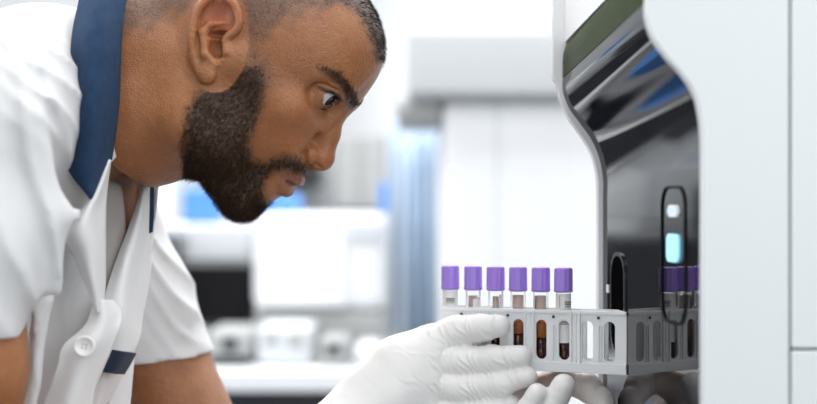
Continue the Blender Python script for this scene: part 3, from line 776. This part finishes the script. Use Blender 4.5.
def masks(V):
    A = V.copy(); A[:, 2] = np.abs(A[:, 2]); x, y = proj(A)
    bd = soft(polydist(x, y, BEARD), -7, 9)
    sdb = soft(polydist(x, y, SIDE), -8, 8)*.45
    bd = np.maximum(bd, sdb*.8); bd *= A[:, 0] > -40
    hr = soft(polydist(x, y, HAIR)+np.where(x < 325, 3*np.sin(x*.31+y*.2)+2*np.sin(x*.13-y*.4), 3), np.where(x < 325, -11, -5), np.where(x < 325, 17, 11))
    hr = np.where(y > -5, hr*np.clip(.8+(x-310)/70., .8, 1.2), hr); hr = np.clip(hr, 0, 1)
    ear = (A[:, 2] > 76) & (np.hypot(x-215, (y-36)*.6) < 34)
    hr = np.where(ear, 0, hr); bd = np.where(ear, 0, bd)
    br = soft(polydist(x, y, BROW), -3, 2.5)*(A[:, 0] > 60)
    de = np.linalg.norm(A-EYE, axis=1); lash = soft(-de, -16.4, -15.4)*(A[:, 0] > EYE[0]+1)*(de > 10)*(x > 321)
    lsh = soft(polydist(x, y, [(315, 85), (322, 86.5), (331, 89.5), (338, 95), (343, 101), (339, 102), (333, 96.5), (327, 92.5), (320, 90)]), -1.2, 1)
    lsh = np.maximum(lsh, .6*soft(polydist(x, y, [(322, 105), (328, 107), (325, 113), (321, 109)]), -2, 2))*(A[:, 0] > 60)
    lash = np.maximum(lash, lsh)
    br0 = br; br = np.maximum(br, lash*1.0)
    lp = np.maximum(soft(polydist(x, y, LIPU), -2, 2), soft(polydist(x, y, LIPL), -2, 2)*.55)*(A[:, 0] > 90)
    # lash line round the slit
    wm = np.exp(-((x-217)**2/18**2+(y-14)**2/18**2))*(A[:, 2] > 70)+.35*np.exp(-((x-326)**2+(y-158)**2)/14**2)+.2*np.exp(-((x-290)**2+(y-135)**2)/30**2)
    return x, y, bd, hr, lp, br, np.clip(wm, 0, 1), br0
hx, hy, mbd, mhr, mlp, mbr, mwm, mbr0 = masks(HV)

def build_body():
    g = Field((-.62, .80, .60), (.18, 1.50, 1.44), .005)
    m = lambda px, py, D, r: (P(px, py, D), r)
    g.chain([m(70, 108, 1.135, .060), m(20, 170, 1.16, .075), m(-40, 420, 1.17, .09)], .02)     # neck root, trunk
    g.chain([m(90, 150, 1.17, .045), m(97, 215, 1.19, .032), m(80, 300, 1.20, .03)], .02)
    g.chain([m(-14, 125, 1.0, .040), m(20, 160, 1.16, .05), m(100, 235, 1.31, .038)], .02)                               # shoulders
    g.chain([m(-24, 125, 1.0, .042), m(-32, 370, .98, .0385), m(-40, 500, 1.0, .037)], .02)         # near arm
    g.chain([m(-40, 500, 1.0, .037), m(120, 500, 1.03, .040), m(300, 452, 1.11, .022)], .02)
    g.chain([m(110, 235, 1.31, .045), m(152, 345, 1.30, .0460), m(194, 450, 1.28, .050)], .02)   # far arm
    g.chain([m(192, 470, 1.28, .047), m(340, 500, 1.24, .040), m(520, 480, 1.20, .026)], .02)
    g.chain([m(-40, 420, 1.17, .09), m(-60, 620, 1.17, .10)], .03)
    return g.mesh()
BV, BF = build_body()
hw = W(HV)
V = np.vstack([hw, BV]); F = np.vstack([HF, BF+len(hw)])
me = mesh_np('person_body', V, F)
z = np.zeros(len(BV))
def setattr_(me, nm, cols):
    a = me.color_attributes.new(nm, 'FLOAT_COLOR', 'POINT'); a.data.foreach_set('color', np.stack(cols, 1).astype(np.float32).ravel())
cat = lambda a: np.concatenate([a, z])
setattr_(me, 'mask', [cat(mbd), cat(mhr), cat(mlp), np.ones(len(V))])
setattr_(me, 'maskb', [cat(mwm), cat(mbr), cat(mbr*0), np.ones(len(V))])
body = pp(link('body', me, M['skin']))

# eyes
for sg in (1, -1):
    c = W(EYE*np.array([1, 1, sg]))
    ga = FF*1.0+UU*(-.13)+SS*sg*0.30; ga /= np.linalg.norm(ga)
    q = Vector(ga).to_track_quat('Z', 'Y')
    r = 14.5/1200.
    e = lathe('eyeball', [(r*math.sin(t), -r*math.cos(t)) for t in np.linspace(0, PI*.82, 22)]+[(r*.56, r*.80), (r*.42, r*.93), (r*.2, r*1.02), (0, r*1.05)], M['sclera'], None, n=32, loc=Vector(c)); e.rotation_euler = q.to_euler()
    pp(e)
    i_ = lathe('iris', [(r*.57, r*.82), (r*.42, r*.955), (r*.2, r*1.045), (0, r*1.075)], M['iris'], None, n=28, loc=Vector(c)); i_.rotation_euler = q.to_euler(); pp(i_)
    i_ = lathe('pupil', [(r*.24, r*1.045), (0, r*1.085)], M['pupil'], None, n=20, loc=Vector(c)); i_.rotation_euler = q.to_euler(); pp(i_)

# ---------------------------------------------------------------- hair strands
FVh = hw[HF]; fc = FVh.mean(1); e1 = FVh[:, 2]-FVh[:, 0]; e2 = FVh[:, 3]-FVh[:, 1]; fn = np.cross(e1, e2); fa = np.linalg.norm(fn, axis=1); fn /= fa[:, None]+1e-12
vn = np.zeros_like(hw)
for q in range(4): np.add.at(vn, HF[:, q], fn)
vn /= np.linalg.norm(vn, axis=1)[:, None]+1e-9
fn = vn[HF].mean(1); fn /= np.linalg.norm(fn, axis=1)[:, None]
if (fn*(fc-W(np.array([10, 20, 0.])))).sum() < 0: fn = -fn
def strands(name, weight, N, length, rad, comb, curl, material, lift=.5, seg=4, parent=person, jit=.35, clump=0):
    pr = weight*fa; pr = np.where(pr < 1e-12, 0, pr); pr /= pr.sum()
    k = RNG.choice(len(fc), N, p=pr)
    a = RNG.rand(N, 1); b = RNG.rand(N, 1); Q = FVh[k]
    p = (Q[:, 0]*(1-a)*(1-b)+Q[:, 1]*a*(1-b)+Q[:, 2]*a*b+Q[:, 3]*(1-a)*b); n = fn[k]
    c = comb(k, p) if callable(comb) else np.tile(comb, (N, 1))
    if clump:
        cc_ = p[RNG.choice(N, clump, replace=False)]; best = np.zeros(N, int)
        for q0 in range(0, N, 2000):
            best[q0:q0+2000] = ((p[q0:q0+2000, None]-cc_[None])**2).sum(2).argmin(1)
        off = cc_[best]+RNG.normal(0, .0006, (clump, 3))[best]-p
        rnd = RNG.normal(0, 1, (clump, 3))[best]
        c = c+off/.0030+rnd*.35
    c = c+RNG.normal(0, jit, (N, 3)); c -= (c*n).sum(1)[:, None]*n*.9; c /= np.linalg.norm(c, axis=1)[:, None]+1e-9
    L = (length(k) if callable(length) else np.full(N, length))*RNG.uniform(.6, 1.25, N)
    side = np.cross(n, c); side /= np.linalg.norm(side, axis=1)[:, None]+1e-9
    ph = RNG.uniform(0, 6.28, N); cf = RNG.uniform(.6, 1.3, N)*curl
    lf = RNG.uniform(.6, 1.3, N)*lift
    rings = []
    dirn = n*lf[:, None]+c*(1-lf*.5)[:, None]; dirn /= np.linalg.norm(dirn, axis=1)[:, None]
    pos = p-n*.0004
    for j in range(seg+1):
        t = j/seg
        if j:
            bend = c*(.35*t)+side*(np.sin(ph+t*4.5)*cf)[:, None]+n*(np.cos(ph+t*4.5)*cf*.5)[:, None]
            dd = dirn+bend; dd /= np.linalg.norm(dd, axis=1)[:, None]; pos = pos+dd*(L/seg)[:, None]
        rr = rad*(1-.75*t)
        for q in range(3):
            an_ = 2*PI*q/3; rings.append(pos+(side*math.cos(an_)+np.cross(side, dirn)*math.sin(an_))*rr)
    Vv = np.stack(rings, 1).reshape(-1, 3); m_ = 3*(seg+1)
    base = (np.arange(N)*m_)[:, None, None]
    f = np.array([[3*j+q, 3*j+(q+1) % 3, 3*j+3+(q+1) % 3, 3*j+3+q] for j in range(seg) for q in range(3)])[None]
    me = mesh_np(name, Vv, (f+base).reshape(-1, 4))
    return pp(link(name, me, material))
fx = hx[HF].mean(1); fy = hy[HF].mean(1); favg = HV[HF].mean(1)
wb = mbd[HF].mean(1); wb = np.where(favg[:, 2] < -20, wb*.35, wb)
downback = -UU*1.0-FF*.15+SS*0
chinf = lambda k: .0035+.0050*soft(-favg[k, 1], 55, 110)
wb2 = wb**1.7
strands('beard', wb2, 17000, chinf, .00016, lambda k, p: np.tile(-UU-.1*FF, (len(k), 1)), 1.0, M['beardm'], lift=.6, clump=2200)
wh = mhr[HF].mean(1)*(fy > -40)*(favg[:, 2] > -60)
strands('hair', wh**1.6, 13000, lambda k: .0018+.0022*soft(fx[k], 330, 375), .00016, UU*-.3+FF, .3, M['hairm'], lift=.9, seg=2)
wr = mbr0[HF].mean(1)**2
strands('eyebrows', wr, 1300, .0045, .00016, lambda k, p: np.tile(-FF*.6-UU*-.5, (len(k), 1)), .2, M['browm'], lift=.3, seg=3, jit=.2)
# lashes
LASH = crom([onball(320, 88.5, 16.4), onball(327, 90, 16.4), onball(333, 93, 16.4), onball(339, 98.5, 16.4)], 46)
for sg in (1, -1):
    bmv = []; bmf = []
    for j in range(46):
        t = j/45.; q = LASH[j].copy(); q[2] *= sg
        b0 = W(q); out = FF*.9+UU*.1+SS*sg*.5*(1-t); out /= np.linalg.norm(out); L = .0065
        i0 = len(bmv)
        for s_ in range(4):
            u_ = s_/3.; p_ = b0-out*.001+out*L*u_+UU*(-.0012*math.sin(PI*u_)+.001*u_*u_); rr = .00028*(1-.8*u_)
            for a_ in range(3): bmv.append(p_+(UU*math.cos(2.1*a_)+SS*math.sin(2.1*a_))*rr)
        for s_ in range(3):
            for a_ in range(3): bmf.append((i0+3*s_+a_, i0+3*s_+(a_+1) % 3, i0+3*s_+3+(a_+1) % 3, i0+3*s_+3+a_))
    pp(link('eyelashes', mesh_np('eyelashes', np.array(bmv), np.array(bmf)), M['browm']))

#@@TUNIC
def build_tunic():
    g = Field((-.56, .78, .78), (-.12, 1.50, 1.44), .0032)
    m = lambda px, py, D, r: (P(px, py, D), r)
    K = g.cone
    g.chain([m(42, 112, 1.14, .084), m(22, 220, 1.16, .104), m(-8, 480, 1.16, .110)], .03)
    g.chain([m(-12, 105, 1.0, .057), m(45, 125, 1.13, .08), m(100, 225, 1.31, .053)], .04)
    g.chain([m(-28, 115, .99, .056), m(-34, 240, .98, .052), m(-46, 345, .975, .046)], .025)       # near sleeve
    g.chain([m(106, 240, 1.31, .0545), m(131, 300, 1.30, .0545), m(160, 375, 1.295, .0565)], .02)    # far sleeve
    # folds: ridges and valleys
    for a, b, r, k, op in [((30, 118, .955), (58, 215, .975), .006, .02, 'u'), ((58, 215, .975), (50, 285, .985), .005, .02, 'u'),
                           ((22, 140, .925), (40, 240, .93), .005, .014, 's'), ((6, 110, .92), (30, 250, .92), .004, .014, 's'),
                           ((-5, 200, .915), (22, 320, .925), .005, .014, 's'),
                           ((70, 260, 1.03), (40, 400, 1.04), .004, .02, 's'),
                           ((46, 300, 1.02), (28, 404, 1.03), .005, .02, 'u'),
                           ((0, 40, .94), (60, 45, .99), .005, .018, 's'), ((10, 60, .93), (50, 90, .94), .005, .018, 's'),
                           ((120, 262, 1.262), (168, 300, 1.268), .004, .018, 'u'), ((140, 295, 1.262), (185, 318, 1.268), .004, .02, 'u'),
                           ((110, 325, 1.258), (170, 336, 1.262), .003, .016, 'u')]:
        K(P(*a), P(*b), r, r, k, op)
    def folds(c, rad, d, wl, amp, ph=0):
        c = np.array(c); sl, X, Y, Z = g.win(c-rad, c+rad, 0)
        d = np.array(d)/np.linalg.norm(d); n = np.array([-d[2], 0, d[0]])
        t = (X-c[0])*n[0]+(Z-c[2])*n[2]+.35*(Y-c[1]); l = (X-c[0])*d[0]+(Z-c[2])*d[2]
        t = t+.012*np.sin(l*22+ph)+.006*np.sin(l*51+t*60+1.3)
        r = np.sqrt((X-c[0])**2+(Y-c[1])**2+(Z-c[2])**2)
        m = np.clip(1-r/rad, 0, 1); m = m*m*(3-2*m)
        w_ = (1-np.abs(np.sin(PI*t/wl+ph)))**1.4*(.6+.4*np.sin(l*17+t*31))
        g.F[sl] -= (amp*w_*np.minimum(1, m*2)).astype(np.float32)
    folds(P(5, 190, .94), .15, (.35, 0, -.93), .026, .006)
    folds(P(20, 60, .98), .10, (.9, 0, -.35), .020, .005, 1)
    folds(P(80, 300, 1.05), .12, (-.35, 0, -.93), .03, .005, 2)
    folds(P(165, 290, 1.25), .09, (.75, 0, -.6), .020, .005, .5)
    # sleeve hems (hollow below): cut by slabs and bore the openings
    def cut(c, nrm, rad):
        sl, X, Y, Z = g.win(c-.16, c+.16, 0)
        nrm = nrm/np.linalg.norm(nrm)
        d = (X-c[0])*nrm[0]+(Y-c[1])*nrm[1]+(Z-c[2])*nrm[2]
        r2 = (X-c[0])**2+(Y-c[1])**2+(Z-c[2])**2-d*d
        reg = (r2 < rad*rad) & (d > -.02)
        g.F[sl] = np.where(reg, np.maximum(g.F[sl], d), g.F[sl]).astype(np.float32)
    cut(P(-45, 335, .975), P(-44, 400, .975)-P(-40, 200, .975), .062)
    c2 = P(163, 357, 1.295); n2 = P(196, 450, 1.285)-P(165, 330, 1.30); n2 = n2/np.linalg.norm(n2)
    n2 = np.array([.10, 0, -1.]); cut(c2, n2, .082)
    K(P(-38, 310, .978), P(-48, 420, .978), .0405, .0415, .002, 's')
    K(P(149, 340, 1.30), P(167, 400, 1.29), .0505, .0510, .001, 's')
    # neckline bore and V opening
    K(P(92, 102, 1.135), P(190, 110, 1.135), .062, .085, .008, 's')
    K(P(124, 195, 1.08), P(110, 290, 1.06), .028, .006, .004, 's'); K(P(124, 198, 1.115), P(112, 288, 1.09), .032, .009, .004, 's'); K(P(126, 200, 1.16), P(116, 285, 1.12), .034, .008, .004, 's')
    return g.mesh()
TV, TF = build_tunic()
tun = pp(link('tunic', mesh_np('tunic', TV, TF), M['tunic'])); tun['label'] = 'white short-sleeved tunic'
# navy collar, near side
rows = [[(84, -30, 1.10), (104, -34, 1.085), (132, -30, 1.10)], [(80, 0, 1.075), (100, -4, 1.055), (125, 2, 1.075)], [(74, 30, 1.05), (97, 28, 1.028), (121, 30, 1.06)],
        [(71.5, 65, 1.04), (95, 64, 1.018), (119.5, 65, 1.052)], [(70.5, 100, 1.035), (94, 100, 1.014), (118, 100, 1.052)], [(70, 132, 1.035), (92, 133, 1.016), (114.5, 133, 1.056)],
        [(67, 160, 1.035), (88, 166, 1.02), (109.5, 163, 1.055)], [(72, 174, 1.03), (88, 183, 1.024), (102, 182, 1.045)], [(90, 196, 1.03), (92, 199, 1.03), (94, 195, 1.034)]]
o = pp(patch('collar', rows, M['navy'], None, nu=20, nv=70, thick=.003, wob=.0004)); o['label'] = 'navy blue collar'
# collar, far side
rows = [[(148, 178, 1.155), (153, 180, 1.16)], [(149, 200, 1.155), (153.5, 198, 1.16)], [(146, 222, 1.155), (153, 222, 1.16)], [(142, 236, 1.155), (152.5, 232, 1.16)]]
o = pp(patch('collar', rows, M['navy'], None, nu=6, nv=20)); o['label'] = 'navy blue collar'
# near lapel: folded front edge
rows = [[(108, 160, 1.052), (109.5, 160, 1.05), (110.5, 160, 1.056)], [(92, 196, 1.034), (99, 190, 1.034), (107.5, 180, 1.056)], [(66, 235, 1.026), (85, 224, 1.02), (105.5, 205, 1.052)],
        [(75, 258, 1.03), (90, 252, 1.024), (105, 245, 1.05)], [(86, 285, 1.034), (95, 284, 1.03), (104.5, 282, 1.05)], [(96, 312, 1.036), (99, 313, 1.036), (103, 310, 1.046)]]
pp(patch('lapel', rows, M['tunic'], None, nu=20, nv=50, thick=.002, wob=.0003))
# near front placket running down to the button and beyond
rows = [[(94, 300, 1.042), (103, 300, 1.04), (112, 300, 1.06)], [(86, 325, 1.042), (104, 322, 1.036), (121, 312, 1.06)], [(64, 346, 1.036), (92, 344, 1.028), (119, 330, 1.05)],
        [(59, 365, 1.036), (80, 366, 1.026), (104, 366, 1.042)], [(52, 385, 1.036), (74, 388, 1.026), (95, 388, 1.04)], [(42, 412, 1.036), (66, 414, 1.026), (90, 414, 1.04)]]
pp(patch('placket', rows, M['tunic'], None, nu=20, nv=50, thick=.002, wob=.0003))
# far lapel and far front
rows = [[(144, 181, 1.16), (147, 181, 1.15), (152, 182, 1.17)], [(137, 205, 1.14), (143, 206, 1.13), (151, 210, 1.17)], [(127, 234, 1.12), (137, 236, 1.11), (150, 240, 1.17)],
        [(117, 260, 1.10), (130, 262, 1.09), (150, 266, 1.17)], [(107, 290, 1.08), (126, 290, 1.08), (147, 292, 1.16)], [(101, 325, 1.068), (122, 322, 1.07), (142, 318, 1.15)], [(98, 350, 1.062), (118, 345, 1.07), (139, 340, 1.14)], [(94, 372, 1.06), (113, 373, 1.07), (128, 362, 1.12)], [(88, 410, 1.06), (98, 410, 1.07), (107, 404, 1.10)]]
pp(patch('lapel', rows, M['tunic'], None, nu=24, nv=60, thick=.002, wob=.0006))
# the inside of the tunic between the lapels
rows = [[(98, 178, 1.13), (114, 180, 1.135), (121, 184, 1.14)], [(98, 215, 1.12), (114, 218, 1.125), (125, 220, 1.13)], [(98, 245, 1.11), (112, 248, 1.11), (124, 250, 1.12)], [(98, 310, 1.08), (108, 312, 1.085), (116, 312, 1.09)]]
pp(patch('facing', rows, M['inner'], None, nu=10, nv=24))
# pocket trim
rows = [[(108, 349, 1.058), (121, 351, 1.055), (136, 353, 1.075)], [(102, 361, 1.054), (116, 363, 1.052), (130, 364, 1.072)], [(97, 371, 1.05), (110, 373, 1.05), (124, 374, 1.07)]]
o = pp(patch('pocket_trim', rows, M['navy_dark'], None, nu=12, nv=12, thick=.0015)); o['label'] = 'dark navy pocket trim'
# button
bp = P(84.5, 346, 1.018)
bt = lathe('button', [(0, 0), (.0062, 0), (.0078, .0006), (.0082, .0014), (.0078, .0022), (.0062, .0022), (.0058, .0016), (0, .0016)], M['button'], None, n=32, loc=bp); bt.rotation_euler = (PI/2, 0, .15); pp(bt)
for a in range(4):
    h = lathe('thread_hole', [(0, 0), (.0007, 0), (.0007, .0004), (0, .0004)], M['seam'], bt, n=10, loc=(.0019*math.cos(a*PI/2+.6), .0019*math.sin(a*PI/2+.6), .0016))

#@@GLOVES
def glove_noise(g, amp, segs):
    """fine latex creases across the fingers"""
    for a, b, rad, k in segs:
        a = np.array(a); b = np.array(b); w_ = g.win(np.minimum(a, b)-rad, np.maximum(a, b)+rad, 0)
        if w_ is None: continue
        sl, X, Y, Z = w_; ab = b-a; L = np.linalg.norm(ab); u = ab/L
        t = (X-a[0])*u[0]+(Y-a[1])*u[1]+(Z-a[2])*u[2]
        side = (X-a[0])*(-u[2])+(Z-a[2])*u[0]
        x, y, z_ = X-a[0]-t*u[0], Y-a[1]-t*u[1], Z-a[2]-t*u[2]; r = np.sqrt(x*x+y*y+z_*z_)
        m = np.clip(1-r/rad, 0, 1)**.5*np.clip(t/L*4+.3, 0, 1)*np.clip((1-t/L)*4+.3, 0, 1)*((t > -.003) & (t < L+.003))
        ph = (t+side*.45)*k+1.3*np.sin(side*220+t*90)+.8*np.sin(t*410)
        rid = (1-np.abs(np.sin(ph)))**1.5
        g.F[sl] -= (amp*rid*m*np.clip(.55+.6*np.sin(side*260+t*150+a[0]*900)+.5*np.sin(t*210-side*90), .08, 1.3)).astype(np.float32)
def R(px, D): return px*D/FP
def build_near_glove():
    g = Field((-.11, 1.02, 1.04), (.115, 1.24, 1.17), .0009)
    m = lambda px, py, D, r: (P(px, py, D), R(r, D))
    fr = lambda px: A0[1]+solve_x(px)*math.sin(ang)              # rack front depth at a column
    fd = lambda px, r: fr(px)-R(r, 1.13)-.0030
    idx = [m(405, 362, 1.143, 22), m(430, 344, fd(440, 19), 18), m(456, 331.5, fd(456, 15), 15.5), m(480, 327.8, fd(480, 14), 13.0), m(499, 326, fd(499, 12), 11.2)]
    mid = [m(400, 370, 1.143, 22), m(428, 360, fd(445, 22), 18), m(458, 361.5, fd(458, 19), 15.5), m(492, 359.3, fd(492, 15), 13.4), m(521, 356, fd(520, 12), 10.8)]
    rng = [m(395, 385, 1.143, 22), m(425, 382, fd(445, 26), 17), m(458, 388, fd(458, 22), 15.5), m(498, 384, fd(498, 17), 12.6), m(527, 376.5, fd(526, 12), 10.3)]
    pnk = [m(390, 405, 1.143, 22), m(425, 408, fd(450, 24), 16), m(460, 413, fd(460, 22), 14), m(490, 410, fd(490, 18), 12.5), m(512, 407, fd(512, 13), 10.5)]
    g.chain([m(280, 482, 1.10, 38), m(335, 436, 1.115, 34), m(372, 400, 1.135, 36), m(400, 372, 1.146, 34)], .006, sq=(np.array([.1, -1., 0]), 1.45))
    g.chain([m(400, 372, 1.146, 30), m(428, 350, 1.15, 18)], .016)
    g.chain([m(392, 395, 1.142, 30), m(425, 385, 1.148, 22)], .016)
    for ch in (idx, mid, rng, pnk):
        sub = Field(g.lo, g.lo+.01, g.h)
        g.chain(ch[:2], .012); g.chain(ch[1:], .0008, kk=.004)
    # thumb behind the rack
    g.chain([m(385, 410, 1.155, 24), m(425, 385, 1.19, 16), m(462, 352, 1.207, 13), m(485, 340, 1.205, 11)], .010)
    # tendons / folds on the back of the hand
    segs = []
    for ch in (idx, mid, rng, pnk):
        segs += [(ch[1][0], ch[2][0], .022, 520), (ch[2][0], ch[3][0], .020, 620), (ch[3][0], ch[4][0], .016, 380)]
    glove_noise(g, .0018, segs)
    glove_noise(g, .0005, [(P(400, 385, 1.12), P(450, 360, 1.13), .036, 330), (P(315, 440, 1.10), P(350, 400, 1.11), .05, 300)])
    return g.mesh()
V, F = build_near_glove()
o = pp(link('glove', mesh_np('glove', V, F), M['glove'])); o['label'] = 'white latex glove on the hand gripping the rack'
# rolled cuff
def build_far_glove():
    g = Field((.05, 1.05, 1.02), (.20, 1.24, 1.13), .0009)
    m = lambda px, py, D, r: (P(px, py, D), R(r, D))
    th = [m(530, 446, 1.12, 16), m(551, 409, 1.105, 13), m(563.5, 385.5, 1.10, 11.8)]
    ix = [m(505, 446, 1.12, 15), m(527, 412, 1.105, 11.5), m(537, 393.5, 1.10, 10.3)]
    cc = [m(520, 400, 1.165, 20), m(562, 380, 1.160, 13), m(587, 387, 1.152, 13.5), m(602, 402, 1.142, 12), m(608, 425, 1.135, 11)]
    g.chain([m(480, 450, 1.19, 30), m(530, 422, 1.175, 28), m(560, 445, 1.165, 22)], .006)
    for ch in (th, ix, cc): g.chain(ch, .0016, kk=.004)
    glove_noise(g, .0005, [(c[i][0], c[i+1][0], .02, 520) for c in (th, ix, cc) for i in range(len(c)-1)])
    return g.mesh()
def brown_tint(me, V, pts):
    """brown tint that fades with distance from the given points"""
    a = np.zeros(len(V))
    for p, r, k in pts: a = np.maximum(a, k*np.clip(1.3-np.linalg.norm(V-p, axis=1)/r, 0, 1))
    at = me.attributes.new('brown_tint', 'FLOAT', 'POINT'); at.data.foreach_set('value', a.astype(np.float32))
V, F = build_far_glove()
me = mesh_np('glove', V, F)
brown_tint(me, V, [(P(545, 378, 1.17), .034, 1), (P(575, 385, 1.16), .024, .75), (P(600, 395, 1.15), .02, .5), (P(530, 395, 1.16), .02, .8)])
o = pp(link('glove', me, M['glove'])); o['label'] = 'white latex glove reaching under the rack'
